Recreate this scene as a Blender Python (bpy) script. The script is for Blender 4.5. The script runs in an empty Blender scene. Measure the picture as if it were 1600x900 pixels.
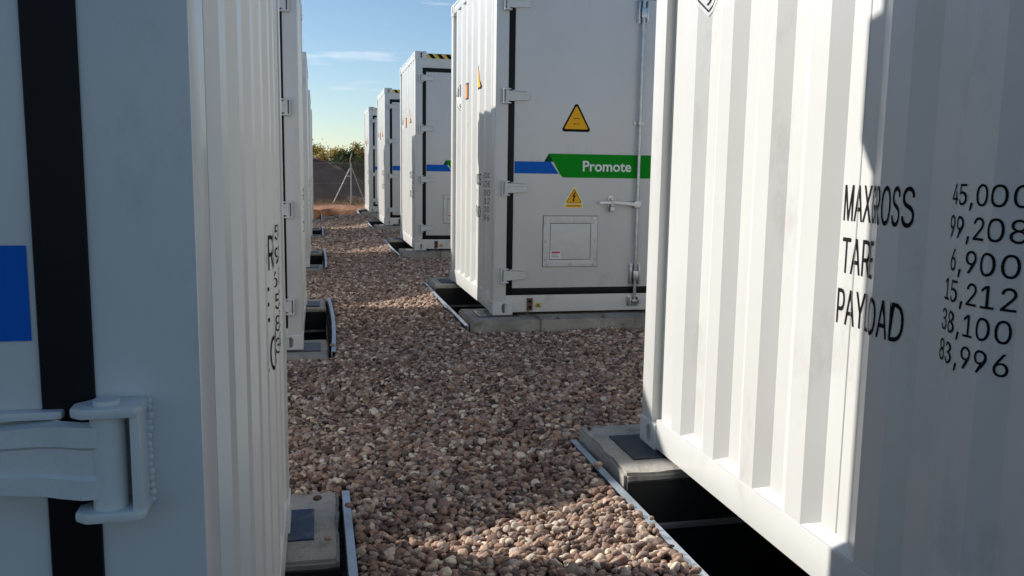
import bpy, bmesh, math, random
from mathutils import Vector, Matrix, noise
random.seed(7)
R = math.radians
S = bpy.context.scene
COL = S.collection

# ------------------------------------------------------------------ camera
YAW, PIT, ROL, FPX, HC = .2232, .135, .0147, 1340.0, 1.188
fw = Vector((math.sin(YAW)*math.cos(PIT), math.cos(YAW)*math.cos(PIT), -math.sin(PIT)))
rt = Vector((math.cos(YAW), -math.sin(YAW), 0)); up = rt.cross(fw)
r2 = math.cos(ROL)*rt + math.sin(ROL)*up; u2 = -math.sin(ROL)*rt + math.cos(ROL)*up
cd = bpy.data.cameras.new('camera'); cam = bpy.data.objects.new('camera', cd); COL.objects.link(cam)
m = Matrix((r2, u2, -fw)).transposed().to_4x4(); m.translation = Vector((0, 0, HC)); cam.matrix_world = m
cd.sensor_width = 36; cd.lens = 36*FPX/1600; cd.clip_start = .02; cd.clip_end = 2000
S.camera = cam

# ------------------------------------------------------------------ light
SUN_EL, K = R(27.4), .82                        # K = metres of -y per metre of +x the light travels
SUN_ROT = math.atan2(-1, K)                     # clockwise from +Y
to_sun = Vector((math.sin(SUN_ROT)*math.cos(SUN_EL), math.cos(SUN_ROT)*math.cos(SUN_EL), math.sin(SUN_EL)))
W_ = bpy.data.worlds.new('World'); S.world = W_; W_.use_nodes = True
wt = W_.node_tree; wt.nodes.clear()
wo = wt.nodes.new('ShaderNodeOutputWorld'); bg = wt.nodes.new('ShaderNodeBackground')
sk = wt.nodes.new('ShaderNodeTexSky'); sk.sky_type = 'NISHITA'; sk.sun_disc = False
sk.sun_elevation = SUN_EL; sk.sun_rotation = SUN_ROT; sk.air_density = 1.0; sk.dust_density = .2; sk.ozone_density = 2.2; sk.altitude = 300
bg.inputs['Strength'].default_value = .085
# thin wisps of cloud, by direction in the sky
tc = wt.nodes.new('ShaderNodeTexCoord'); mp = wt.nodes.new('ShaderNodeMapping'); mp.inputs['Scale'].default_value = (3.2, 3.2, 26)
mp.inputs['Location'].default_value = (.35, .2, 1.6)
nz = wt.nodes.new('ShaderNodeTexNoise'); nz.inputs['Scale'].default_value = 2.2; nz.inputs['Detail'].default_value = 6; nz.inputs['Roughness'].default_value = .55
rp = wt.nodes.new('ShaderNodeValToRGB'); rp.color_ramp.elements[0].position = .63; rp.color_ramp.elements[1].position = .84
mx = wt.nodes.new('ShaderNodeMixRGB'); mx.inputs[2].default_value = (9.0, 9.5, 10.2, 1)
mu = wt.nodes.new('ShaderNodeMath'); mu.operation = 'MULTIPLY'; mu.inputs[1].default_value = .75
L = wt.links
L.new(tc.outputs['Generated'], mp.inputs[0]); L.new(mp.outputs[0], nz.inputs['Vector']); L.new(nz.outputs[0], rp.inputs[0])
gn = wt.nodes.new('ShaderNodeMixRGB'); gn.blend_type = 'MULTIPLY'; gn.inputs[0].default_value = 1; gn.inputs[2].default_value = (.985, 1.03, 1.075, 1)
L.new(sk.outputs[0], gn.inputs[1]); L.new(rp.outputs[0], mu.inputs[0]); L.new(mu.outputs[0], mx.inputs[0]); L.new(gn.outputs[0], mx.inputs[1])
L.new(mx.outputs[0], bg.inputs[0]); L.new(bg.outputs[0], wo.inputs[0])
sl = bpy.data.lights.new('sun', 'SUN'); sl.energy = 5.0; sl.angle = R(.53); sl.color = (1, .95, .88)
so = bpy.data.objects.new('sun', sl); COL.objects.link(so); so.rotation_euler = to_sun.to_track_quat('Z', 'Y').to_euler()
S.view_settings.view_transform = 'Standard'; S.view_settings.look = 'None'
S.view_settings.exposure = .36; S.view_settings.gamma = 1; S.view_settings.use_curve_mapping = False
S.render.engine = 'CYCLES'; S.cycles.max_bounces = 8; S.cycles.diffuse_bounces = 5

# ------------------------------------------------------------------ materials
def mat(name, col, rough=.5, metal=0, coat=0, var=0, vscale=3, bump=0, bscale=40, spec=.5, dirt=None):
    M = bpy.data.materials.new(name); M.use_nodes = True
    nt = M.node_tree; b = nt.nodes['Principled BSDF']; l = nt.links
    b.inputs['Base Color'].default_value = (*col, 1); b.inputs['Roughness'].default_value = rough
    b.inputs['Metallic'].default_value = metal; b.inputs['Coat Weight'].default_value = coat; b.inputs['Coat Roughness'].default_value = .22
    b.inputs['Specular IOR Level'].default_value = spec
    t = nt.nodes.new('ShaderNodeTexCoord')
    if var:
        n = nt.nodes.new('ShaderNodeTexNoise'); n.inputs['Scale'].default_value = vscale; n.inputs['Detail'].default_value = 6; n.inputs['Roughness'].default_value = .6
        l.new(t.outputs['Object'], n.inputs['Vector'])
        rr = nt.nodes.new('ShaderNodeMapRange'); rr.inputs[1].default_value = .3; rr.inputs[2].default_value = .7
        rr.inputs[3].default_value = 1-var; rr.inputs[4].default_value = 1+var*.5
        mm = nt.nodes.new('ShaderNodeMixRGB'); mm.blend_type = 'MULTIPLY'; mm.inputs[0].default_value = 1
        mm.inputs[1].default_value = (*col, 1); l.new(n.outputs[0], rr.inputs[0]); l.new(rr.outputs[0], mm.inputs[2])
        out = mm.outputs[0]
        if dirt:
            n2 = nt.nodes.new('ShaderNodeTexNoise'); n2.inputs['Scale'].default_value = dirt[1]; n2.inputs['Detail'].default_value = 8; n2.inputs['Roughness'].default_value = .7
            mp2 = nt.nodes.new('ShaderNodeMapping'); mp2.inputs['Scale'].default_value = dirt[2]
            l.new(t.outputs['Object'], mp2.inputs[0]); l.new(mp2.outputs[0], n2.inputs['Vector'])
            r3 = nt.nodes.new('ShaderNodeValToRGB'); r3.color_ramp.elements[0].position = dirt[3]; r3.color_ramp.elements[1].position = dirt[3]+.14
            r3.color_ramp.elements[1].color = (dirt[4],)*3+(1,)
            m3 = nt.nodes.new('ShaderNodeMixRGB'); m3.inputs[2].default_value = (*dirt[0], 1)
            l.new(n2.outputs[0], r3.inputs[0]); l.new(r3.outputs[0], m3.inputs[0]); l.new(out, m3.inputs[1]); out = m3.outputs[0]
        l.new(out, b.inputs['Base Color'])
    if bump:
        n = nt.nodes.new('ShaderNodeTexNoise'); n.inputs['Scale'].default_value = bscale; n.inputs['Detail'].default_value = 4
        l.new(t.outputs['Object'], n.inputs['Vector'])
        bp = nt.nodes.new('ShaderNodeBump'); bp.inputs['Strength'].default_value = bump; bp.inputs['Distance'].default_value = .01
        l.new(n.outputs[0], bp.inputs['Height']); l.new(bp.outputs[0], b.inputs['Normal'])
    return M
PAINT = mat('container_paint', (.645, .645, .62), .38, 0, .3, .05, 1.6, .07, 3.5, dirt=((.38, .36, .33), 3.4, (1, 1, .6), .58, .40))
PAINT2 = mat('hinge_paint', (.64, .65, .625), .45, 0, .15, .07, 14, .10, 150)
RUBBER = mat('rubber', (.004, .004, .006), .5, spec=.25, var=.3, vscale=8, bump=.05, bscale=60)
BLACK = mat('black_vinyl', (.004, .004, .006), .6, spec=.15)
BLUE = mat('blue_vinyl', (.003, .12, .52), .6, spec=.15, var=.03, vscale=5)
GREEN = mat('green_vinyl', (.002, .27, .012), .6, spec=.12, var=.03, vscale=5)
DGREEN = mat('dark_green_vinyl', (.002, .07, .015), .6, spec=.12)
SEAM = mat('seam_grey', (.16, .16, .155), .8)  # the weld seam's own grey
WHITE = mat('white_vinyl', (.8, .8, .8), .4)
YEL = mat('yellow_vinyl', (.92, .46, .015), .6, spec=.2, var=.04, vscale=30)
PALEY = mat('pale_yellow_vinyl', (.9, .75, .35), .4)
ORANGE = mat('orange_vinyl', (.8, .27, .08), .6, spec=.2)
RED = mat('red_vinyl', (.6, .03, .12), .4)
HAZY = mat('hazard_yellow', (.75, .5, .05), .5, var=.1, vscale=20)
STEEL = mat('galvanised_steel', (.50, .53, .55), .32, .85, 0, .25, 18, .05, 90)
ZINC = mat('zinc_edge', (.46, .52, .58), .45, .55, 0, .25, 9, .08, 60, dirt=((.25, .2, .15), 12, (1, 1, 1), .62, .6))
BRASS = mat('brass_tag', (.55, .4, .08), .4, .6)
RUST = mat('rusty_plate', (.16, .085, .05), .75, .2, 0, .5, 40, .3, 120)
CONC = mat('concrete', (.36, .34, .30), .9, 0, 0, .28, 4, .5, 55, dirt=((.15, .13, .105), 7, (1, 1, 1), .52, .7))
PLATE = mat('dark_plate', (.035, .042, .055), .45, .4, 0, .4, 20, .2, 60, dirt=((.25, .22, .19), 14, (1, 1, 1), .60, .8))
BLUEPLATE = mat('blue_plate', (.010, .035, .085), .5, .1, 0, .4, 20, .2, 60, dirt=((.3, .26, .22), 11, (1, 1, 1), .54, .9))
PIT = mat('pit_shade_dark', (.03, .028, .026), .95, var=.4, vscale=3)  # near-black, the darkness inside the trench is put into the colour
CABLE = mat('cable_copper', (.16, .10, .07), .6)
GALV = mat('fence_galvanised', (.42, .41, .39), .5, .3, var=.15, vscale=5)
WIRE = mat('fence_wire', (.26, .25, .24), .5, .5)

# ------------------------------------------------------------------ mesh helpers
class MB:
    def __init__(s): s.v = []; s.f = []; s.mi = []; s.mats = []
    def m(s, M):
        if M not in s.mats: s.mats.append(M)
        return s.mats.index(M)
    def poly(s, pts, M):
        b = len(s.v); s.v += [tuple(p) for p in pts]; s.f.append(tuple(range(b, b+len(pts)))); s.mi.append(s.m(M))
    def bm(s, bm, M, T=None):
        b = len(s.v); bm.verts.index_update(); k = s.m(M)
        for v in bm.verts: s.v.append(tuple(T(v.co) if T else v.co))
        for f in bm.faces: s.f.append(tuple(b+v.index for v in f.verts)); s.mi.append(k)
        bm.free()
    def box(s, x0, x1, y0, y1, z0, z1, M, bev=0, seg=2):
        bm = bmesh.new(); bmesh.ops.create_cube(bm, size=1)
        for v in bm.verts: v.co = ((x0+x1)/2+v.co.x*(x1-x0), (y0+y1)/2+v.co.y*(y1-y0), (z0+z1)/2+v.co.z*(z1-z0))
        if bev: bmesh.ops.bevel(bm, geom=list(bm.edges), offset=bev, segments=seg, affect='EDGES', profile=.6)
        s.bm(bm, M)
    def prism(s, pts, off, M, bev=0):
        """closed polygon pts (3D, planar) swept by vector off"""
        bm = bmesh.new(); off = Vector(off)
        a = [bm.verts.new(p) for p in pts]; c = [bm.verts.new(Vector(p)+off) for p in pts]
        bm.faces.new(a); bm.faces.new(c[::-1]); n = len(a)
        for i in range(n): bm.faces.new((a[i], c[i], c[(i+1) % n], a[(i+1) % n]))
        bmesh.ops.recalc_face_normals(bm, faces=bm.faces)
        if bev: bmesh.ops.bevel(bm, geom=list(bm.edges), offset=bev, segments=2, affect='EDGES', profile=.6)
        s.bm(bm, M)
    def tube(s, pts, r, M, n=10, r_end=None):
        pts = [Vector(p) for p in pts]; rings = []
        base = len(s.v); k = s.m(M)
        for i, p in enumerate(pts):
            d = (pts[min(i+1, len(pts)-1)]-pts[max(i-1, 0)]).normalized()
            a = d.orthogonal().normalized() if i == 0 else (a-d*a.dot(d)).normalized()
            b = d.cross(a); rr = r if r_end is None else r+(r_end-r)*i/(len(pts)-1)
            for j in range(n):
                t = 2*math.pi*j/n; s.v.append(tuple(p+a*math.cos(t)*rr+b*math.sin(t)*rr))
        for i in range(len(pts)-1):
            for j in range(n):
                q = base+i*n; s.f.append((q+j, q+(j+1) % n, q+n+(j+1) % n, q+n+j)); s.mi.append(k)
        s.f.append(tuple(base+j for j in range(n))[::-1]); s.mi.append(k)
        q = base+(len(pts)-1)*n; s.f.append(tuple(q+j for j in range(n))); s.mi.append(k)
    def build(s, name, parent=None, smooth=None, label=None):
        me = bpy.data.meshes.new(name); me.from_pydata(s.v, [], s.f)
        for M in s.mats: me.materials.append(M)
        me.polygons.foreach_set('material_index', s.mi)
        if smooth is not None:
            me.polygons.foreach_set('use_smooth', [True]*len(s.f)); me.update(); me.set_sharp_from_angle(angle=R(smooth))
        me.update(); o = bpy.data.objects.new(name, me); COL.objects.link(o)
        if parent: o.parent = parent
        if label: o['label'] = label
        return o
def tag(o, label=None, cat=None, group=None, kind=None):
    for k, v in (('label', label), ('category', cat), ('group', group), ('kind', kind)):
        if v: o[k] = v
    return o
def empty(name, loc):
    o = bpy.data.objects.new(name, None); COL.objects.link(o); o.location = loc; o.empty_display_size = .1
    return o
def kids(o): return [c for c in bpy.data.objects if c.parent == o]
def copy_tree(o, parent=None):
    c = o.copy(); COL.objects.link(c)
    if parent: c.parent = parent
    for ch in kids(o): copy_tree(ch, c)
    return c
def text_bm(txt, w, h, bold=0, x0=0, z0=0):
    """flat text scaled to w x h with its lower left corner at x0, z0 (x, y plane)"""
    cu = bpy.data.curves.new('t', 'FONT'); cu.body = txt; cu.size = 1; cu.offset = bold; cu.resolution_u = 4
    o = bpy.data.objects.new('t', cu); COL.objects.link(o)
    dg = bpy.context.evaluated_depsgraph_get(); me = bpy.data.meshes.new_from_object(o.evaluated_get(dg))
    bm = bmesh.new(); bm.from_mesh(me)
    bpy.data.objects.remove(o); bpy.data.curves.remove(cu); bpy.data.meshes.remove(me)
    xs = [v.co.x for v in bm.verts]; ys = [v.co.y for v in bm.verts]
    ymin = 0 if ',' in txt else min(ys)
    sx = w/(max(xs)-min(xs)); sy = h/(max(ys)-ymin)
    for v in bm.verts: v.co = (x0+(v.co.x-min(xs))*sx, z0+(v.co.y-ymin)*sy, 0)
    return bm
# outlines of a plain grotesque for the weights: letter, advance | loops of x y
GLYPHS = {g[0]: g[1:].split('|') for g in "M188|18 0 18 153 45 153 89 41 96 15 92 15 101 44 143 153 170 153 170 0 151 0 152 137 154 137 142 100 103 0 86 0 46 100 34 137 36 137 36 99 37 95 37 0;A144|5 0 60 153 83 153 139 0 119 0 86 91 70 143 74 143 67 120 26 0|33 43 33 60 111 60 111 43;X142|5 0 65 85 65 71 9 153 31 153 59 112 73 88 70 88 77 102 112 153 134 153 78 72 78 86 137 0 115 0 85 43 69 69 73 69 68 59 27 0;G156|81 -2 68 -1 56 2 35 15 27 24 16 47 13 61 12 76 13 92 16 105 27 129 35 138 45 145 67 154 79 155 102 151 121 141 131 131 135 125 141 112 142 105 122 105 119 114 113 122 103 131 95 135 80 137 71 136 63 134 55 130 48 124 37 109 32 89 31 76 34 53 42 35 48 28 63 19 81 16 89 16 96 18 103 21 115 31 122 44 124 52 124 61 130 60 85 60 85 77 143 77 143 60 140 37 135 27 129 19 122 11 103 1;R135|18 0 18 153 71 153 92 150 100 147 107 142 117 130 122 114 123 106 122 97 117 81 113 75 100 65 92 62 128 0 106 0 73 60 37 60 37 0|37 77 77 77 84 78 94 83 100 90 104 106 102 117 100 121 94 129 84 134 70 136 37 136;O160|80 -2 67 -1 56 2 45 7 28 24 21 35 16 47 13 61 12 76 13 92 16 105 21 118 28 129 36 138 45 145 67 154 80 155 93 154 115 145 125 138 133 129 144 105 147 92 148 76 147 61 144 47 133 24 125 15 115 7 104 2 93 -1|80 16 97 19 112 28 118 35 126 53 129 76 126 100 118 118 105 130 97 134 80 137 63 134 55 130 42 118 34 100 31 76 34 53 42 35 48 28 55 23 63 19;S134|67 -3 47 0 38 3 24 12 15 25 11 41 31 41 32 35 37 26 45 20 61 15 74 15 86 18 95 24 102 32 104 42 102 50 97 57 79 65 43 76 34 81 26 87 20 94 17 102 16 120 22 134 34 145 41 149 58 154 68 155 87 152 102 145 113 135 117 128 120 113 101 113 96 126 91 131 84 135 67 138 55 136 42 129 36 122 35 108 39 100 51 92 89 81 98 77 112 68 121 54 122 34 120 26 116 19 105 8 97 3 88 0;T135|10 136 10 153 125 153 125 136 77 136 77 0 58 0 58 136;E126|18 0 18 153 112 153 112 136 37 136 37 86 107 86 107 69 37 69 37 17 113 17 113 0;P133|18 0 18 153 71 153 91 150 100 146 107 141 117 129 122 113 123 104 122 95 117 80 107 67 100 62 82 56 37 56 37 0|37 73 77 73 94 80 100 88 103 98 103 110 100 120 94 129 84 134 70 136 37 136;Y142|61 0 61 62 5 153 27 153 67 88 75 69 67 69 75 88 114 153 137 153 80 62 80 0;L118|18 0 18 153 37 153 37 17 108 17 108 0;D151|66 0 29 0 29 17 76 18 86 20 95 24 103 30 109 36 114 45 117 54 120 77 117 99 114 108 103 123 96 128 87 132 77 135 66 136 28 136 28 153 68 153 82 152 94 149 115 137 124 128 135 105 138 92 138 61 135 48 130 36 123 25 115 16 105 9 94 4 80 1|37 153 37 0 18 0 18 153;K140|31 44 31 65 52 91 109 153 134 153|18 0 18 153 37 153 37 0|112 0 56 78 68 93 135 0;B137|18 0 18 153 72 153 82 152 99 147 105 143 114 133 119 119 119 106 116 96 113 92 103 83 94 80 94 79 109 74 121 61 125 48 125 33 120 20 116 14 110 9 95 2 74 0|37 17 73 17 93 20 99 24 106 35 107 41 103 55 96 63 87 68 37 69|37 86 77 86 91 91 99 102 101 112 98 124 94 129 81 135 37 136;0136|68 -2 57 -1 48 2 39 7 25 23 17 46 14 76 17 106 26 129 32 138 39 145 48 151 57 154 68 155 79 154 88 151 97 145 104 138 110 129 119 106 122 76 119 46 110 23 104 14 97 7 88 2 79 -1|68 15 81 18 87 22 92 28 99 43 103 64 103 89 96 118 87 131 81 135 68 138 55 135 49 131 44 125 37 109 33 89 33 64 37 43 40 35 49 22 55 18;1136|23 0 23 16 117 16 117 0|83 153 83 0 64 0 64 134 26 107 26 128 60 153;2136|19 0 19 14 81 80 91 94 96 107 96 117 92 126 82 135 72 138 56 136 44 128 38 114 38 109 20 109 20 117 22 125 26 133 36 145 50 152 67 155 76 154 92 149 104 140 112 127 114 120 114 106 111 95 101 78 46 17 117 17 117 0;3136|65 -2 48 0 26 11 17 24 14 31 13 40 33 40 35 30 38 26 45 20 55 16 60 15 77 16 83 18 91 24 97 32 99 43 97 54 92 63 88 67 82 70 69 74 50 74 50 90 66 90 80 93 89 100 93 112 90 124 82 132 66 137 52 134 42 126 38 115 19 118 24 134 38 148 66 154 90 149 106 136 112 114 108 99 98 89 88 84 106 73 115 60 117 52 118 43 115 27 106 13 100 8 84 1;4136|12 32 12 48 74 153 93 153 33 49 124 49 124 32|84 0 84 95 103 95 103 0;5136|66 -2 49 0 35 7 25 18 21 25 18 39 37 39 39 30 44 23 48 20 56 16 72 15 83 19 94 31 98 42 98 55 91 71 82 79 72 83 60 83 50 81 38 74 20 76 29 153 110 153 110 136 45 136 40 90 49 96 63 100 76 100 88 96 99 90 108 81 116 63 117 39 111 23 106 16 100 10 85 1;6136|68 -2 50 1 43 4 36 9 25 22 22 30 19 49 21 64 34 91 76 153 97 153 44 78 47 84 52 89 66 94 79 94 87 92 95 88 101 84 111 72 116 56 117 47 116 38 114 30 110 22 106 15 100 9 93 4 85 1|68 15 79 16 88 22 94 30 98 41 98 53 91 69 79 78 68 80 57 78 44 69 39 59 37 48 39 36 44 26 57 16;7136|29 0 97 136 19 136 19 153 117 153 117 135 49 0;8136|68 -2 49 0 33 8 22 19 16 33 17 53 22 64 35 76 46 79 33 87 28 92 24 99 21 114 24 129 27 135 37 145 51 152 68 155 77 154 92 149 104 141 112 129 115 114 112 99 108 92 103 87 90 79 101 76 110 68 116 59 120 47 120 33 114 19 109 13 95 3 87 0|68 15 80 16 90 21 97 27 101 36 101 47 97 57 85 67 68 71 56 69 46 64 39 57 35 47 36 32 42 24 50 18 55 16|68 87 78 88 86 93 92 99 96 113 94 122 90 130 83 135 73 138 63 138 53 135 46 130 40 118 40 108 43 99 53 90 58 88;9136|68 155 85 152 93 148 106 137 114 122 117 104 116 97 112 81 108 72 95 50 60 0 39 0 90 74 92 74 91 71 86 66 73 59 65 58 57 59 41 64 29 74 22 88 19 105 20 115 25 131 36 144 50 152|68 138 62 138 48 131 41 122 38 111 39 94 44 84 52 77 62 73 74 73 84 77 88 80 94 88 98 99 98 111 94 122 88 131 74 138;,56|11 -36 20 21 41 21 25 -36".split(';')}
def glyph_bm(txt, w, h, x0, z0):
    cu = bpy.data.curves.new('g', 'CURVE'); cu.dimensions = '2D'; cu.fill_mode = 'BOTH'; pen = 0
    for ch in txt:
        adv, *loops = GLYPHS[ch]
        for lp in loops:
            n = [int(q) for q in lp.split()]; sp = cu.splines.new('POLY'); sp.points.add(len(n)//2-1); sp.use_cyclic_u = True
            for i, p in enumerate(sp.points): p.co = ((pen+n[2*i])/300, n[2*i+1]/300, 0, 1)
        pen += int(adv)
    o = bpy.data.objects.new('g', cu); COL.objects.link(o)
    dg = bpy.context.evaluated_depsgraph_get(); me = bpy.data.meshes.new_from_object(o.evaluated_get(dg))
    bm = bmesh.new(); bm.from_mesh(me); bpy.data.objects.remove(o); bpy.data.curves.remove(cu); bpy.data.meshes.remove(me)
    xs = [v.co.x for v in bm.verts]; a = min(xs); sx = w/(max(xs)-a); sy = h/.515
    for v in bm.verts: v.co = (x0+(v.co.x-a)*sx, z0+v.co.y*sy, 0)
    return bm
def rtri(cx, z0, w, h, r):
    """triangle with rounded corners, in (u, z)"""
    P = [(cx-w/2, z0), (cx+w/2, z0), (cx, z0+h)]; out = []
    for i in range(3):
        p, a, b = Vector(P[i]), Vector(P[i-1]), Vector(P[(i+1) % 3])
        d1, d2 = (a-p).normalized(), (b-p).normalized(); t = r/math.tan(d1.angle(d2)/2)
        s1, s2 = p+d1*t, p+d2*t; c = p+(d1+d2).normalized()*(r/math.sin(d1.angle(d2)/2))
        for j in range(6):
            q = s1.lerp(s2, j/5); out.append(tuple(c+(q-c).normalized()*r))
    return out

# ------------------------------------------------------------------ the container
LEN, WID, HGT = 6.058, 2.37, 2.896
DEP = .034
CREST = [(.3205, .412), (.616, .707), (.911, 1.002), (1.2075, 1.299), (1.567, 1.655), (1.859, 1.950), (2.154, 2.186)]
FOLDS = [(.12, 0), (.1201, DEP)]
for a, b in CREST: FOLDS += [(a-.067, DEP), (a, .004), (b, .004), (b+.064, DEP)]
FOLDS = FOLDS[:-1] + [(WID-.1201, DEP), (WID-.12, 0)]
def depth(s):
    if s <= .12 or s >= WID-.12: return 0
    for (a, da), (b, db) in zip(FOLDS, FOLDS[1:]):
        if a <= s <= b: return da+(db-da)*(s-a)/(b-a)
    return DEP
def end_map(right):
    if right: return lambda s, d, z: (LEN-d, s, z)
    return lambda s, d, z: (d, WID-s, z)
RB, RTOP = .14, HGT-.10
def decal_bm(mb, bm, M, F, lift=.0015):
    bmesh.ops.triangulate(bm, faces=bm.faces[:])
    for s, _ in FOLDS:
        bmesh.ops.bisect_plane(bm, geom=bm.verts[:]+bm.edges[:]+bm.faces[:], plane_co=(s, 0, 0), plane_no=(1, 0, 0), dist=1e-6)
    mb.bm(bm, M, lambda c: F(c.x, depth(c.x)-lift, c.y))
def decal_poly(mb, pts, M, F, lift=.0015):
    bm = bmesh.new(); bm.faces.new([bm.verts.new((p[0], p[1], 0)) for p in pts]); decal_bm(mb, bm, M, F, lift)

def casting_mesh():
    mb = MB(); mb.box(-.005, .165, -.005, .173, 0, .118, PAINT2, .008, 3); o = mb.build('corner_casting')
    cut = MB()
    def oval(axis, c, rx, rz, z):
        pts = []
        for j in range(20):
            t = 2*math.pi*j/20; u = math.cos(t)*rx; w = math.sin(t)*rz
            w += (rz*.55 if w > 0 else -rz*.55) if axis != 'z' else 0
            pts.append((c+u, -.05, z+w) if axis == 'y' else ((-.05, c+u, z+w) if axis == 'x' else (.08+u, c+w, z)))
        cut.prism(pts, (0, .12, 0) if axis == 'y' else ((.11, 0, 0) if axis == 'x' else (0, 0, .1)), BLACK)
    oval('y', .095, .026, .026, .059)
    oval('x', .10, .026, .026, .059)
    co = cut.build('cut'); md = o.modifiers.new('b', 'BOOLEAN'); md.object = co; md.operation = 'DIFFERENCE'; md.solver = 'EXACT'
    dg = bpy.context.evaluated_depsgraph_get(); me = bpy.data.meshes.new_from_object(o.evaluated_get(dg))
    bpy.data.objects.remove(o); bpy.data.objects.remove(co)
    me.polygons.foreach_set('use_smooth', [True]*len(me.polygons)); me.set_sharp_from_angle(angle=R(40)); me.name = 'corner_casting'
    return me
CAST = casting_mesh()

HAT = []
def hinge(parent, ux, sgn, z):
    """ux = gasket edge on the post side, sgn +1: door lies towards +x"""
    mb = MB(); X = lambda u: ux+sgn*u
    def bx(u0, u1, v0, v1, z0, z1, bev=.003): a, b = sorted((X(u0), X(u1))); mb.box(a, b, -v1, -v0, z+z0, z+z1, PAINT2, bev)
    bx(-.050, -.040, -.002, .046, -.054, .054)
    for s0, s1 in ((.048, .059), (-.061, -.050)):                     # the two lugs, rounded towards the door
        pts = [(X(u), -v, z+s0) for u, v in ((-.052, -.002), (-.052, .040), (-.046, .050), (.004, .050), (.016, .040), (.016, .020), (-.005, -.002))]
        mb.prism(pts, (0, 0, s1-s0), PAINT2, .003)
    mb.tube([(X(-.016), -.027, z-.050), (X(-.016), -.027, z+.048)], .017, PAINT2, 18)      # knuckle
    mb.tube([(X(-.016), -.027, z+.055), (X(-.016), -.027, z+.0635)], .013, PAINT2, 14)      # pin head
    wr = random.Random(3)
    for k in range(15):                                               # weld bead down the outer cheek
        w = MB(); bm = bmesh.new(); bmesh.ops.create_icosphere(bm, subdivisions=1, radius=wr.uniform(.0034, .0050))
        zz = z-.056+k*.0078+wr.uniform(-.001, .001); xo = wr.uniform(-.0015, .001); mb.bm(bm, PAINT2, lambda c: (X(-.051+xo)+c.x, -.0025+c.y*.6, zz+c.z*1.25))
    # strap: swings from the knuckle down onto the leaf and tapers
    sec = [(-.016, .043, .040, .048), (.008, .041, .041, .047), (.028, .033, .041, .047), (.050, .026, .039, .045), (.165, .022, .030, .034)]
    pr = None
    bm = bmesh.new(); rings = []
    for i, (u, v, hz, _) in enumerate(sec):
        t = .011 if i < 4 else .009
        v0 = v-t if i < 3 else -.003
        ring = [bm.verts.new((X(u), -v0, z-hz)), bm.verts.new((X(u), -v, z-hz*.93)), bm.verts.new((X(u), -v, z-hz*.42)), bm.verts.new((X(u), -v+.004, z-hz*.33)),
                bm.verts.new((X(u), -v+.004, z+hz*.33)), bm.verts.new((X(u), -v, z+hz*.42)), bm.verts.new((X(u), -v, z+hz*.93)), bm.verts.new((X(u), -v0, z+hz))]
        rings.append(ring)
    for a, b in zip(rings, rings[1:]):
        for j in range(8): bm.faces.new((a[j], b[j], b[(j+1) % 8], a[(j+1) % 8]))
    bm.faces.new(rings[0]); bm.faces.new(rings[-1]); bmesh.ops.recalc_face_normals(bm, faces=bm.faces)
    mb.bm(bm, PAINT2)
    a, b = sorted((X(.03), X(.15)))
    mb.box(a, b, -.014, .001, z+.040, z+.049, PAINT2, .003)  # the shim the strap is welded to
    return mb.build('hinge', parent, 35)

def front_poly(mb, pts, M, y): mb.poly([(p[0], y, p[1]) for p in pts], M)

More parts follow.
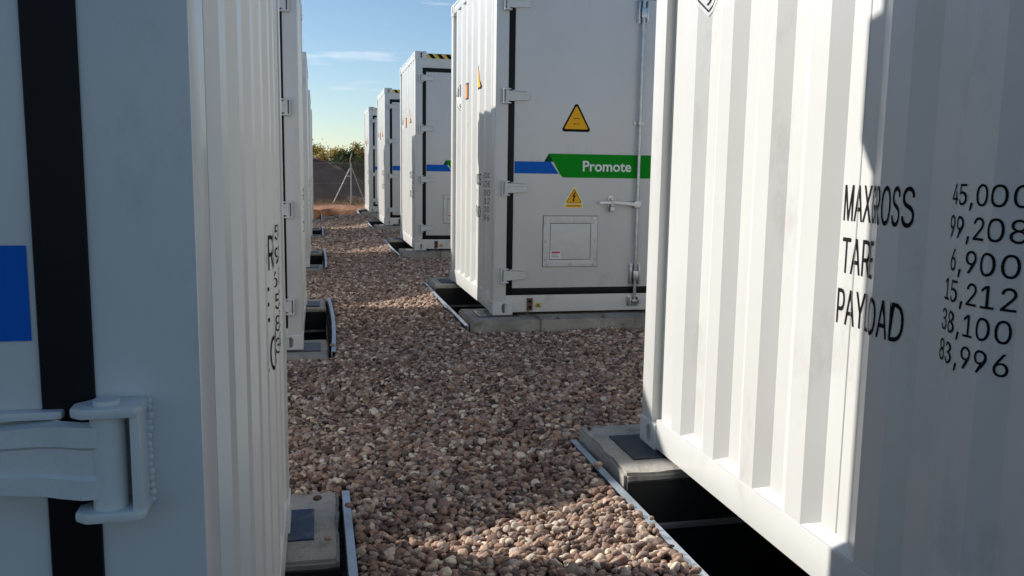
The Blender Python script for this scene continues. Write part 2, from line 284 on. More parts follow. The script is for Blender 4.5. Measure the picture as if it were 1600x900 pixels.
def make_container(right):
    """right: the end towards the aisle is at x = LEN; both hands share the face y = 0"""
    root = empty('battery_container', (0, 0, 0))
    F = end_map(right); FX = (lambda x: LEN-x) if right else (lambda x: x)
    def bx(mb, x0, x1, *a): p, q = sorted((FX(x0), FX(x1))); mb.box(p, q, *a)
    # --- frame
    for fx in (FX, lambda x: LEN-FX(x)):
        for y0, y1 in ((0, .12), (WID-.12, WID)):
            mb = MB(); p, q = sorted((fx(0), fx(.109))); mb.box(p, q, y0, y1, .117, HGT-.117, PAINT, .006); mb.build('corner_post', root, 30)
    for x in (0, 1):
        for y in (0, 1):
            for z in (0, 1):
                o = bpy.data.objects.new('corner_casting', CAST); COL.objects.link(o); o.parent = root
                o.location = (LEN*x, WID*y, HGT*z); o.scale = (1-2*x, 1-2*y, 1-2*z)
    mb = MB(); mb.box(.10, LEN-.10, .004, .12, .022, .168, PAINT, .005); mb.build('front_sill', root, 30)
    mb = MB(); mb.box(.10, LEN-.10, .004, .12, 2.662, HGT-.028, PAINT, .005)
    hd = mb.build('front_header', root, 30)
    mb = MB(); x = .175; w = .062                                    # black and yellow stripes along the top edge
    z0, z1 = HGT-.098, HGT-.034; mb.poly([(x, .002, z0), (LEN-x, .002, z0), (LEN-x, .002, z1), (x, .002, z1)], HAZY)
    k = x+.01
    while k < LEN-x-.16: mb.poly([(k+.055, .0005, z0), (k+.055+w, .0005, z0), (k+w, .0005, z1), (k, .0005, z1)], BLACK); k += .125
    mb.build('hazard_stripe', hd)
    # --- roof and closed sides
    mb = MB(); n = 40
    for i in range(n):
        a = .10+(LEN-.20)*i/n; b = .10+(LEN-.20)*(i+1)/n; h = HGT-.045-(.02 if i % 4 in (0, 1) else 0)
        mb.box(a, b-.004, .10, WID-.06, h-.02, h, PAINT)
    mb.build('roof', root)
    mb = MB(); mb.box(.06, LEN-.06, WID-.06, WID-.03, .15, HGT-.06, PAINT); mb.box(.15, LEN-.15, WID-.11, WID-.002, .02, .16, PAINT, .005); mb.box(.15, LEN-.15, WID-.09, WID-.002, HGT-.10, HGT-.02, PAINT, .005)
    mb.build('rear_wall', root)
    mb = MB(); p, q = FX(.03), FX(.42)
    mb.prism([(p, WID-.001, 2.44), (p, WID+.035, 2.44), (p, WID+.085, 2.52), (p, WID+.085, 2.84), (p, WID-.001, 2.86)], (q-p, 0, 0), PAINT, .004); mb.build('rear_shadow_box', root)  # unseen block added to throw the stepped shadow across the aisle
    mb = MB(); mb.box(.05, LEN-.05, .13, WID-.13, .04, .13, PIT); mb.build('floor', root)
    mb = MB(); mb.box(*sorted((FX(LEN-.03), FX(LEN-.06))), .11, WID-.11, .02, HGT-.05, PAINT); mb.build('end_wall', root)
    # --- corrugated end wall towards the aisle
    mb = MB()
    for (a, da), (b, db) in zip(FOLDS, FOLDS[1:]): mb.poly([F(a, da, RB-.02), F(b, db, RB-.02), F(b, db, RTOP+.02), F(a, da, RTOP+.02)], PAINT)
    ew = mb.build('end_wall', root)
    mb = MB(); p, q = sorted((FX(.001), FX(.10)))
    mb.box(p, q, .168, WID-.168, .012, RB, PAINT, .005)
    # sloped ledge that sheds water at the foot of every valley
    for (_, a), (b, _) in zip(CREST, CREST[1:]):
        v = [F(a, .005, RB+.002), F(b, .005, RB+.002), F(b-.06, DEP-.001, RB+.030), F(a+.06, DEP-.001, RB+.030)]; mb.poly(v, PAINT)
    mb.build('end_bottom_rail', root, 30)
    mb = MB(); mb.box(p, q, .16, WID-.16, RTOP, HGT-.012, PAINT, .006)
    mb.box(*sorted((FX(-.004), FX(.02))), .18, WID-.18, HGT-.03, HGT-.004, PAINT, .004)
    mb.build('end_top_rail', root, 30)
    mb = MB()                                                          # vertical weld seam
    for sx in (1.437, ):
        mb.poly([F(sx, depth(sx)-.0016, RB+.03), F(sx+.0022, depth(sx)-.0016, RB+.03), F(sx+.0022, depth(sx)-.0016, RTOP), F(sx, depth(sx)-.0016, RTOP)], SEAM)
    mb.build('panel_seam', ew)
    for t, x0, z0, w, h in (('MAXGROSS', 1.375, 1.066, .312, .100), ('TARE', 1.380, .920, .165, .100), ('PAYLOAD', 1.372, .776, .310, .100),
                            ('45,000', 1.800, 1.128, .222, .048), ('99,208', 1.800, 1.053, .220, .051), ('6,900', 1.823, .978, .190, .051),
                            ('KG', 2.052, 1.128, .075, .048), ('LB', 2.052, 1.053, .066, .051), ('KG', 2.052, .978, .075, .051),
                            ('LB', 2.052, .907, .066, .051), ('KG', 2.052, .836, .075, .051), ('LB', 2.052, .764, .066, .051),
                            ('15,212', 1.800, .907, .212, .051), ('38,100', 1.796, .836, .212, .051), ('83,996', 1.796, .764, .212, .051)):
        mb = MB(); decal_bm(mb, glyph_bm(t, w, h, x0, z0), BLACK, F); mb.build('weight_lettering', ew)
    # placards high on the end
    if not right:
        c, cz, hh = .46, 1.925, .155
        mb = MB(); decal_poly(mb, [(c-hh, cz), (c, cz-hh), (c+hh, cz), (c, cz+hh)], WHITE, F)
        for q0, q1 in (((-1, 0), (0, -1)), ((0, -1), (1, 0)), ((1, 0), (0, 1)), ((0, 1), (-1, 0))):
            a, b = .90*hh, .85*hh
            decal_poly(mb, [(c+q0[0]*a, cz+q0[1]*a), (c+q1[0]*a, cz+q1[1]*a), (c+q1[0]*b, cz+q1[1]*b), (c+q0[0]*b, cz+q0[1]*b)], BLACK, F, .0025)
        for k in range(-3, 4):
            u0 = c+k*.030-.0075; top = cz+.83*hh-abs(k*.030)-.008
            if top > cz+.02: decal_poly(mb, [(u0, cz+.008), (u0+.015, cz+.008), (u0+.015, top), (u0, top)], BLACK, F, .0025)
        decal_bm(mb, text_bm('9', .03, .05, .01, c-.015, cz-.115), BLACK, F, .0025)
        mb.build('hazard_placard', ew)
        mb = MB(); a0, a1, b0, b1 = .80, 1.02, 1.865, 2.02
        decal_poly(mb, [(a0, b0), (a1, b0), (a1, b1), (a0, b1)], BLACK, F); e = .014
        decal_poly(mb, [(a0+e, b0+e), (a1-e, b0+e), (a1-e, b1-e), (a0+e, b1-e)], ORANGE, F, .0025)
        mb.build('orange_placard', ew)
        mb = MB(); decal_poly(mb, rtri(1.56, 1.905, .28, .24, .02), BLACK, F); decal_poly(mb, rtri(1.56, 1.923, .226, .195, .012), YEL, F, .0025)
        mb.build('warning_placard', ew)
    # --- doors: two pairs of leaves, with the rubber seal round each
    GA = .105; G = .052
    leaves = [(.157, 1.352, -1), (1.410, 2.597, 1), (3.461, 4.648, -1), (4.706, 5.901, 1)]       # last: +1 hinges on the right
    mb = MB(); mb.box(2.655, 3.403, .006, .05, .17, 2.66, PAINT, .003); mb.build('centre_panel', root, 30)
    sb = MB(); Z0, Z1, q = .168, 2.662, .058
    for a, b in ((GA, .157), (1.352, 1.410), (2.597, 2.655), (3.403, 3.461), (4.648, 4.706), (5.901, LEN-GA)): sb.box(a+.0005, b-.0005, -.004, .04, Z0, Z1, RUBBER, .004)
    for a, b, _ in leaves:
        sb.box(a, b, -.0035, .04, Z0, Z0+q, RUBBER, .004); sb.box(a, b, -.0035, .04, Z1-q, Z1, RUBBER, .004)
    sb.build('door_seal', root, 30)
    for i, (a, b, hs) in enumerate(leaves):
        near = (i >= 2) if right else (i < 2)
        mb = MB(); mb.box(a, b, .001, .05, Z0+q, Z1-q, PAINT, .004); d = mb.build('door', root, 30)
        outer = i in (0, 3)
        if not near: continue
        ux, sg = (a-G, 1) if hs < 0 else (b+G, -1)
        if outer: ux = GA if i == 0 else LEN-GA
        for z in (2.515, 1.79, 1.053, .335): hinge(d, ux, sg, z)
        # locking rod with guides and keepers, near the free edge
        rx = (b-.128) if hs < 0 else (a+.128)
        mb = MB(); mb.tube([(rx, -.034, .09), (rx, -.034, 2.74)], .0145, STEEL, 14)
        for z in (1.60,):
            mb.box(rx-.045, rx+.045, -.008, .002, z-.017, z+.017, STEEL, .002); mb.box(rx-.02, rx+.02, -.052, -.007, z-.015, z+.015, STEEL, .005)
            for q2 in (-.034, .034): mb.tube([(rx+q2, -.013, z), (rx+q2, -.006, z)], .006, STEEL, 6)
        for z in (.335, 2.50):
            for q2 in (-.046, .030): mb.box(rx+q2, rx+q2+.016, -.036, .002, z-.085, z+.085, STEEL, .003)
            mb.box(rx-.05, rx+.05, -.012, .002, z-.09, z+.09, STEEL, .003); mb.box(rx-.022, rx+.022, -.056, -.01, z-.05, z+.03, STEEL, .004)
            for q2 in (-.038, .038):
                for z2 in (-.07, .07): mb.tube([(rx+q2, -.042, z+z2), (rx+q2, -.012, z+z2)], .006, STEEL, 6)
        for z in (.105, 2.725):
            mb.box(rx-.055, rx+.045, -.010, .006, z-.045, z+.045, STEEL, .003); mb.box(rx-.05, rx-.032, -.055, -.008, z-.035, z+.035, STEEL, .003)
            mb.box(rx+.022, rx+.04, -.055, -.008, z-.02, z+.035, STEEL, .003); mb.box(rx-.026, rx+.026, -.050, -.016, z-.014, z+.014, STEEL, .004)
        mb.build('locking_rod', d, 40)
        dr = -1 if hs < 0 else 1
        mb = MB(); z = .925
        mb.box(rx-.034, rx+.026, -.058, -.014, z-.030, z+.030, STEEL, .005)
        pts = [(rx, -.050, z), (rx+dr*.10, -.052, z+.012), (rx+dr*.20, -.044, z+.018), (rx+dr*.34, -.040, z+.016)]
        bm = bmesh.new(); rings = []
        for (x, y, zz), hz in zip(pts, (.015, .012, .010, .009)): rings.append([bm.verts.new((x, y+q1, zz+q2)) for q1, q2 in ((-.006, -hz), (-.006, hz), (.006, hz), (.006, -hz))])
        for p_, q_ in zip(rings, rings[1:]):
            for j in range(4): bm.faces.new((p_[j], q_[j], q_[(j+1) % 4], p_[(j+1) % 4]))
        bm.faces.new(rings[0]); bm.faces.new(rings[-1]); bmesh.ops.recalc_face_normals(bm, faces=bm.faces); mb.bm(bm, STEEL)
        mb.build('lock_handle', d, 40)
        hx = rx+dr*.225
        mb = MB(); mb.box(hx-.026, hx+.026, -.008, .002, z-.055, z+.075, STEEL, .004); mb.box(hx-.018, hx+.018, -.060, -.006, z+.036, z+.050, STEEL, .003); mb.box(hx-.018, hx+.018, -.060, -.006, z-.014, z-.002, STEEL, .003)
        mb.tube([(hx, -.048, z+.062), (hx, -.048, z-.02)], .008, STEEL, 10); mb.box(hx-.020, hx+.016, -.060, -.030, z-.062, z-.018, STEEL, .006)
        mb.build('hasp', d, 40)
        if not outer: continue
        U = (lambda u: u) if i == 0 else (lambda u: LEN-u)
        y = -.0006
        def fp(mb, pts, M, dy=0): front_poly(mb, [(U(p[0]), p[1]) for p in pts], M, y-dy)
        mb = MB()
        fp(mb, [(.163, 1.174), (.54, 1.174), (.47, 1.272), (.163, 1.272)], BLUE)
        fp(mb, [(.413, 1.272), (.452, 1.339), (.50, 1.272)], DGREEN, .0004)
        fp(mb, [(.452, 1.339), (1.345, 1.339), (1.345, 1.145), (.575, 1.145), (.548, 1.174)], GREEN, .0008)
        tb = text_bm('Promote', .425, .088, .018, (.745 if i == 0 else LEN-.745-.425), 1.197)
        mb.bm(tb, WHITE, lambda c: (c.x, y-.0014, c.y))
        mb.build('logo_band', d)
        mb = MB(); fp(mb, rtri(.68, 1.520, .262, .245, .018), BLACK); fp(mb, rtri(.68, 1.541, .208, .192, .008), YEL, .0006)
        for t, zz in (('DANGER', 1.622), ('KEEP OUT', 1.578)): mb.bm(text_bm(t, .056, .011, .01, (U(.68)-.028), zz), BLACK, lambda c: (c.x, y-.0012, c.y))
        mb.build('warning_sign', d)
        mb = MB(); c = .675
        fp(mb, [(c-.079, .90), (c-.072, .894), (c+.072, .894), (c+.079, .90), (c+.079, .945), (c+.014, 1.066), (c, 1.075), (c-.014, 1.066), (c-.079, .945)], PALEY)
        fp(mb, rtri(c, .934, .140, .124, .008), BLACK, .0005); fp(mb, rtri(c, .938, .126, .112, .006), YEL, .0009)
        fp(mb, [(c-.070, .902), (c+.070, .902), (c+.070, .922), (c-.070, .922)], YEL, .0005)
        mb.bm(text_bm('DANGER', .11, .009, .01, (U(c)-.055), .9075), BLACK, lambda c_: (c_.x, y-.0012, c_.y))
        fp(mb, [(c+.008, 1.030), (c-.018, .986), (c-.002, .989), (c-.010, .960), (c-.016, .962), (c-.004, .944), (c+.006, .965), (c, .963), (c+.016, 1.0), (c+.001, .997), (c+.016, 1.030)], BLACK, .0014)
        mb.build('voltage_sign', d)
        mb = MB(); a0, a1, b0, b1 = .416, .886, .404, .826; fwid = .058
        def ubx(x0, x1, *r): p_, q_ = sorted((U(x0), U(x1))); mb.box(p_, q_, *r)
        for r in ((a0, a1, -.010, .002, b0, b0+fwid), (a0, a1, -.010, .002, b1-fwid, b1), (a0, a0+fwid, -.0095, .002, b0+fwid, b1-fwid), (a1-fwid, a1, -.0095, .002, b0+fwid, b1-fwid)): ubx(*r, PAINT2, .002)
        ubx(a0-.004, a1+.004, -.0015, .002, b0-.004, b1+.004, RUBBER)
        ubx(a0+fwid-.003, a1-fwid+.003, -.003, .002, b0+fwid-.003, b1-fwid+.003, RUBBER); ubx(a0+fwid+.004, a1-fwid-.004, -.007, .002, b0+fwid+.004, b1-fwid-.004, PAINT2, .002)
        cx, cz = (a0+a1)/2, (b0+b1)/2
        for px, pz in ((a0+.03, b1-.018), (cx, b1-.02), (a1-.03, b1-.018), (a0+.018, b1-.055), (a1-.018, b1-.055), (a0+.02, cz), (a1-.02, cz), (a0+.018, b0+.055), (a1-.018, b0+.055), (a0+.03, b0+.018), (cx, b0+.02), (a1-.03, b0+.018)):
            mb.tube([(U(px), -.017, pz), (U(px), -.009, pz)], .009, STEEL, 6); mb.tube([(U(px), -.011, pz), (U(px), -.0095, pz)], .013, STEEL, 12)
        sy = -.0078; u0 = a0+.062 if i == 0 else LEN-a0-.062-.090; zb = b0+.068
        mb.poly([(u0, sy, zb), (u0+.090, sy, zb), (u0+.090, sy, zb+.066), (u0, sy, zb+.066)], WHITE)
        mb.poly([(u0+.006, sy-.0004, zb+.044), (u0+.084, sy-.0004, zb+.044), (u0+.084, sy-.0004, zb+.060), (u0+.014, sy-.0004, zb+.060)], RED)
        for zz, ww in ((.028, .055), (.012, .066)): mb.poly([(u0+.010, sy-.0004, zb+zz), (u0+.01+ww, sy-.0004, zb+zz), (u0+.01+ww, sy-.0004, zb+zz+.005), (u0+.01, sy-.0004, zb+zz+.005)], BLACK)
        mb.build('inspection_hatch', d, 35)
    # earth bonding plate, brass tag and the bonding cable at the foot of the aisle corner
    mb = MB(); mb.box(*sorted((FX(.285), FX(.335))), -.008, .004, .038, .142, RUST, .002)
    for zz in (.065, .115): mb.tube([(FX(.31), -.010, zz), (FX(.31), -.0075, zz)], .013, BLACK, 12)
    mb.build('earth_plate', root, 40)
    mb = MB(); mb.box(*sorted((FX(.362), FX(.408))), -.0015, .0045, .060, .100, BRASS, .001); mb.tube([(FX(.385), -.005, .08), (FX(.385), -.001, .08)], .009, RUST, 10); mb.build('brass_tag', root, 40)
    mb = MB(); mb.tube([(FX(.305), -.008, .045), (FX(.285), -.018, .018), (FX(.30), -.06, .008), (FX(.335), -.12, .008), (FX(.338), -.2, .009), (FX(.338), -.275, .006), (FX(.336), -.285, -.06), (FX(.33), -.29, -.13)], .007, CABLE, 8)
    mb.build('earth_cable', root, 40)
    return root

XR, XL, ZL = 1.406, -.125, -.165
YR = [1.154, 6.889, 12.733, 18.593, 24.32]
YL = [.95, 6.52, 12.1, 17.85, 23.6]
CAT = 'container'
labR = ['white container at the right edge with large MAXGROSS, TARE and PAYLOAD lettering close up',
        'white container whose shaded door shows the whole green Promote band and both yellow triangles',
        'white container just behind the Promote door one, hazard stripes along its roof edge',
        'white container second from the far end of the right row',
        'white container at the far end of the right row, beside the fence post']
labL = ['white container at the left edge with a big painted hinge close to the viewer',
        'white container just beyond the left edge one, its bottom casting on a concrete footing',
        'white container third in the left row, mostly hidden behind the second',
        'white container fourth in the left row, a thin sliver beyond the third',
        'white container last in the left row, thinnest sliver beside the fence view']
protoR = make_container(False); protoL = make_container(True)
bpy.context.view_layer.update()
for ys, proto, labs, loc, grp in ((YR, protoR, labR, (XR, 0), 'battery containers in the row on the right'), (YL, protoL, labL, (XL-LEN, ZL), 'battery containers in the row on the left')):
    srcs = [proto]+[copy_tree(proto) for _ in ys[1:]]
    for o, y, lb in zip(srcs, ys, labs):
        o.location = (loc[0], y, loc[1]); tag(o, lb, CAT, grp)

# ------------------------------------------------------------------ footings, trenches and steel edging
OV, SW = .25, .66
def ground_z(x, y):
    t = min(1, max(0, (x-.05)/1.15)); z = -.20+.10*t
    return z
def noisy_box(mb, x0, x1, y0, y1, z0, z1, M, seed, chip=.009):
    bm = bmesh.new(); bmesh.ops.create_cube(bm, size=1)
    for v in bm.verts: v.co = ((x0+x1)/2+v.co.x*(x1-x0), (y0+y1)/2+v.co.y*(y1-y0), (z0+z1)/2+v.co.z*(z1-z0))
    bmesh.ops.bevel(bm, geom=list(bm.edges), offset=.012, segments=2, affect='EDGES')
    for ax, a, b, st in ((0, x0, x1, .05), (1, y0, y1, .05)):
        n = int((min(b, a+1.6)-a)/st) if not ax else int((b-a)/st)
        for k in range(1, n): 
            co = [0, 0, 0]; no = [0, 0, 0]; no[ax] = 1
            co[ax] = (a+k*st) if (ax or x0 > 0) else (b-k*st)
            bmesh.ops.bisect_plane(bm, geom=bm.verts[:]+bm.edges[:]+bm.faces[:], plane_co=co, plane_no=no)
    for v in bm.verts:
        d = noise.noise_vector(Vector(v.co)*9+Vector((seed, 0, 0)))*chip+noise.noise_vector(Vector(v.co)*26+Vector((seed, 2, 0)))*chip*.7; v.co += Vector((d.x, d.y, d.z*.45))
    mb.bm(bm, M)
pits = []
whR = ['container at the right edge', 'container with the Promote door', 'third container of the right row', 'fourth container of the right row', 'last container of the right row']
whL = ['container at the left edge', 'second container of the left row', 'third container of the left row', 'fourth container of the left row', 'last container of the left row']
for side, ys in ((1, YR), (-1, YL)):
    for i, y in enumerate(ys):
        zt = 0 if side > 0 else ZL
        ex = 1.185 if side > 0 else .06                               # where the footings end in the aisle
        x0, x1 = (ex, ex+6.5) if side > 0 else (ex-6.5, ex)
        gz = ground_z(ex, y); wh = (whR if side > 0 else whL)[i]
        for j, (a, b) in enumerate(((y-OV, y-OV+SW), (y+WID+OV-SW, y+WID+OV))):
            mb = MB(); noisy_box(mb, x0, x1, a, b, zt-1.0, zt-.004, CONC, i*7+j+side)
            tag(mb.build('concrete_footing', None, 40), 'grey concrete footing beam under the %s side of the %s' % (('near', 'far')[j], wh), 'footing', 'concrete footing beams')
            # thin packing plate under each aisle casting
            cx = XR+.04 if side > 0 else XL-.04; cy = (y+.10) if j == 0 else (y+WID-.10)
            mb = MB(); blue = side < 0 and i == 0
            if blue: mb.box(XL-.12, XL+.092, cy-.13, cy+.16, zt-.003, zt+.003, BLUEPLATE, .001)
            else: mb.box(cx-.17, cx+.17, cy-.16, cy+.16, zt-.003, zt+.004, PLATE, .002)
            tag(mb.build('packing_plate', None), '%s packing plate at the %s aisle corner of the %s' % ('chipped blue' if blue else 'dark', ('near', 'far')[j], wh), 'plate', 'packing plates under the container corners')
        pits.append((x0, x1, y-OV+SW, y+WID+OV-SW))
        # steel edging: an angle with its flange up, bowed a little
        mb = MB(); n = 24; ya, yb = y-OV+.05, y+WID+OV-.05; prev = None; rr = random.Random(i*3+side)
        bow = .024 if (side < 0 and i == 1) else rr.uniform(.0, .015)
        zt2 = gz+.055
        for k in range(n+1):
            t = k/n; yy = ya+(yb-ya)*t; xx = ex-side*(.020+bow*math.sin(math.pi*t)) ; w = .030
            zz = zt2+.006*math.sin(t*5+i)
            ring = [(xx, yy, zz-.20), (xx, yy, zz), (xx-side*w, yy, zz), (xx-side*w, yy, zz-.006), (xx-side*.006, yy, zz-.006), (xx-side*.006, yy, zz-.20)]
            if prev:
                for a in range(6): mb.poly([prev[a], prev[(a+1) % 6], ring[(a+1) % 6], ring[a]], ZINC)
            else: mb.poly(ring, ZINC)
            prev = ring
        mb.poly(prev[::-1], ZINC)
        tag(mb.build('steel_edging', None), 'galvanised edging strip along the trench of the %s' % wh, 'edging strip', 'steel edging along the trenches')
        # cross rail low in the trench
        mb = MB(); mb.box(x0+.02, x0+1.3, y+WID*.42, y+WID*.42+.05, zt-.42, zt-.36, PLATE, .004) if side > 0 else mb.box(x1-1.3, x1-.02, y+WID*.5, y+WID*.5+.05, zt-.40, zt-.34, PLATE, .004)
        tag(mb.build('trench_rail', None), 'dim rail low in the trench under the %s' % wh, 'rail', 'rails inside the trenches')
# trench floor and ends, black sheets added on the sides for the shade inside
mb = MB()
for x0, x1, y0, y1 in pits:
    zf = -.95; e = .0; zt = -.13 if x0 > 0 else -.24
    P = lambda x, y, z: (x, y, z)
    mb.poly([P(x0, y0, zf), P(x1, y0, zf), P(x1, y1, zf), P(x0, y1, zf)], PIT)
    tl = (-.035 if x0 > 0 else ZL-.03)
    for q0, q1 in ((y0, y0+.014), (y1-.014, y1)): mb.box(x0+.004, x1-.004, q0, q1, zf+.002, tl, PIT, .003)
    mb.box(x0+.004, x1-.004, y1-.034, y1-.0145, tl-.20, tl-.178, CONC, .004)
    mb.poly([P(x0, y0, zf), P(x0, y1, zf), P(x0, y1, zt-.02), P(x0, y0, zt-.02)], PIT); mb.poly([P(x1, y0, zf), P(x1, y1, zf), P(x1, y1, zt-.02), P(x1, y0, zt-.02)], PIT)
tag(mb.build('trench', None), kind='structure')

# ------------------------------------------------------------------ ground
def soil_mat(name, c1, c2, sc, bump=.6, bs=30, c3=None):
    M = bpy.data.materials.new(name); M.use_nodes = True; nt = M.node_tree; b = nt.nodes['Principled BSDF']; l = nt.links
    t = nt.nodes.new('ShaderNodeTexCoord'); n = nt.nodes.new('ShaderNodeTexNoise'); n.inputs['Scale'].default_value = sc; n.inputs['Detail'].default_value = 10; n.inputs['Roughness'].default_value = .7
    r = nt.nodes.new('ShaderNodeValToRGB'); r.color_ramp.elements[0].color = (*c1, 1); r.color_ramp.elements[1].color = (*c2, 1)
    r.color_ramp.elements[0].position = .35; r.color_ramp.elements[1].position = .65
    l.new(t.outputs['Object'], n.inputs['Vector']); l.new(n.outputs[0], r.inputs[0]); l.new(r.outputs[0], b.inputs['Base Color'])
    n2 = nt.nodes.new('ShaderNodeTexNoise'); n2.inputs['Scale'].default_value = bs; n2.inputs['Detail'].default_value = 8
    bp = nt.nodes.new('ShaderNodeBump'); bp.inputs['Strength'].default_value = bump; bp.inputs['Distance'].default_value = .05
    l.new(t.outputs['Object'], n2.inputs['Vector']); l.new(n2.outputs[0], bp.inputs['Height']); l.new(bp.outputs[0], b.inputs['Normal'])
    b.inputs['Roughness'].default_value = .95; b.inputs['Specular IOR Level'].default_value = .2
    return M
BED = soil_mat('gravel_bed', (.018, .013, .011), (.05, .038, .03), 30)
FIELD = soil_mat('far_field', (.16, .13, .07), (.24, .18, .10), .4)
CLAY = soil_mat('red_clay', (.20, .085, .04), (.38, .21, .125), 2.2, .9, 14)
HEAPM = soil_mat('dark_soil', (.115, .058, .042), (.215, .12, .088), 1.2, 1, 5)
xs = sorted({-9, 9, .0, .6, 1.0, 1.185, .06}|{p[0] for p in pits}|{p[1] for p in pits}); ys = sorted({-6, 26}|{p[2] for p in pits}|{p[3] for p in pits})
def in_pit(x, y): return any(a < x < b and c < y < d for a, b, c, d in pits)
mb = MB()
for a, b in zip(xs, xs[1:]):
    for c, d in zip(ys, ys[1:]):
        if in_pit((a+b)/2, (c+d)/2): continue
        g = lambda x, y: ground_z(x, y)-.022
        mb.poly([(a, c, g(a, c)), (b, c, g(b, c)), (b, d, g(b, d)), (a, d, g(a, d))], BED)
tag(mb.build('ground', None), kind='structure')
mb = MB(); Z = -.26                                                    # land all round
for a, b, c, d in ((-400, 400, -400, -6), (-400, -9, -6, 26), (9, 400, -6, 26)): mb.poly([(a, c, Z+.03), (b, c, Z+.03), (b, d, Z+.03), (a, d, Z+.03)], BED)
mb.poly([(-400, 25.9, -.37), (400, 25.9, -.37), (400, 33.1, -.37), (-400, 33.1, -.37)], FIELD)
mb.poly([(-400, 33, -.30), (400, 33, -.30), (400, 900, -.30), (-400, 900, -.30)], FIELD)
tag(mb.build('field', None), kind='structure')
# low clay bank behind the gravel
def bank_h(x, y):
    edge = 25.6+.55*math.sin(x*.9+.6)+.35*noise.noise(Vector((x*1.3, 0, 3))) + (-1.0 if x < .4 else 0)*min(1, max(0, (.4-x)/.6))
    t = (y-edge)/.45; t = min(1, max(0, t)); t = t*t*(3-2*t)
    return -.27+.27*t+.05*noise.noise(Vector((x*.9, y*.9, 0)))*t+.02*noise.noise(Vector((x*4, y*4, 0)))*t - max(0, y-31)*.03
def grid(name, x0, x1, y0, y1, nx, ny, h, M):
    v = []; f = []
    for j in range(ny+1):
        for i in range(nx+1):
            x = x0+(x1-x0)*i/nx; y = y0+(y1-y0)*j/ny; v.append((x, y, h(x, y)))
    for j in range(ny):
        for i in range(nx): a = j*(nx+1)+i; f.append((a, a+1, a+nx+2, a+nx+1))
    me = bpy.data.meshes.new(name); me.from_pydata(v, [], f); me.materials.append(M); me.polygons.foreach_set('use_smooth', [True]*len(f))
    o = bpy.data.objects.new(name, me); COL.objects.link(o); return o
tag(grid('clay_bank', -14, 16, 24.0, 34, 300, 110, bank_h, CLAY), kind='structure')
def heap_h(x, y):
    ridge = max(.35, 1.62-.50*(x+.25)) if x > -.6 else min(2.6, 1.80-.25*(x+.6))
    ridge = ridge*min(1, max(.0, (24-abs(x))/8))
    t = (y-33.2)/3.6; t = min(1, max(0, t)); back = min(1, max(0, (48-y)/8))
    n = noise.noise(Vector((x*.5, y*.5, 1)))*.30+noise.noise(Vector((x*1.7, y*1.7, 5)))*.18+noise.noise(Vector((x*5, y*5, 9)))*.10
    return -.32+(ridge+.32)*(t**.85)*back+n*t*back
tag(grid('soil_heap', -24, 24, 33, 49, 240, 100, heap_h, HEAPM), kind='structure')

# ------------------------------------------------------------------ gravel
def pebble_mat():
    M = bpy.data.materials.new('pebble'); M.use_nodes = True; nt = M.node_tree; b = nt.nodes['Principled BSDF']; l = nt.links
    oi = nt.nodes.new('ShaderNodeObjectInfo'); r = nt.nodes.new('ShaderNodeValToRGB'); cr = r.color_ramp
    cols = [(0, (.055, .042, .037)), (.12, (.21, .128, .098)), (.26, (.40, .255, .185)), (.38, (.125, .095, .085)), (.50, (.48, .31, .215)), (.62, (.24, .185, .168)), (.74, (.62, .44, .315)), (.86, (.35, .29, .26)), (.97, (.82, .69, .54))]
    cr.elements[0].position = 0; cr.elements[0].color = (*cols[0][1], 1); cr.elements[1].position = cols[-1][0]; cr.elements[1].color = (*cols[-1][1], 1)
    for p, c in cols[1:-1]: e = cr.elements.new(p); e.color = (*c, 1)
    l.new(oi.outputs['Random'], r.inputs[0])
    t = nt.nodes.new('ShaderNodeTexCoord'); n = nt.nodes.new('ShaderNodeTexNoise'); n.inputs['Scale'].default_value = 2.2; n.inputs['Detail'].default_value = 8; n.inputs['Roughness'].default_value = .65
    l.new(t.outputs['Object'], n.inputs['Vector'])
    mr = nt.nodes.new('ShaderNodeMapRange'); mr.inputs[1].default_value = .25; mr.inputs[2].default_value = .75; mr.inputs[3].default_value = .58; mr.inputs[4].default_value = 1.32
    l.new(n.outputs[0], mr.inputs[0]); mm = nt.nodes.new('ShaderNodeMixRGB'); mm.blend_type = 'MULTIPLY'; mm.inputs[0].default_value = 1
    l.new(r.outputs[0], mm.inputs[1]); l.new(mr.outputs[0], mm.inputs[2]); l.new(mm.outputs[0], b.inputs['Base Color'])
    b.inputs['Roughness'].default_value = .78; b.inputs['Specular IOR Level'].default_value = .3
    n2 = nt.nodes.new('ShaderNodeTexNoise'); n2.inputs['Scale'].default_value = 9; n2.inputs['Detail'].default_value = 5
    l.new(t.outputs['Object'], n2.inputs['Vector']); bp = nt.nodes.new('ShaderNodeBump'); bp.inputs['Strength'].default_value = .25; bp.inputs['Distance'].default_value = .1
    l.new(n2.outputs[0], bp.inputs['Height']); l.new(bp.outputs[0], b.inputs['Normal'])
    return M
PEB = pebble_mat()
pc = bpy.data.collections.new('pebble_shapes')
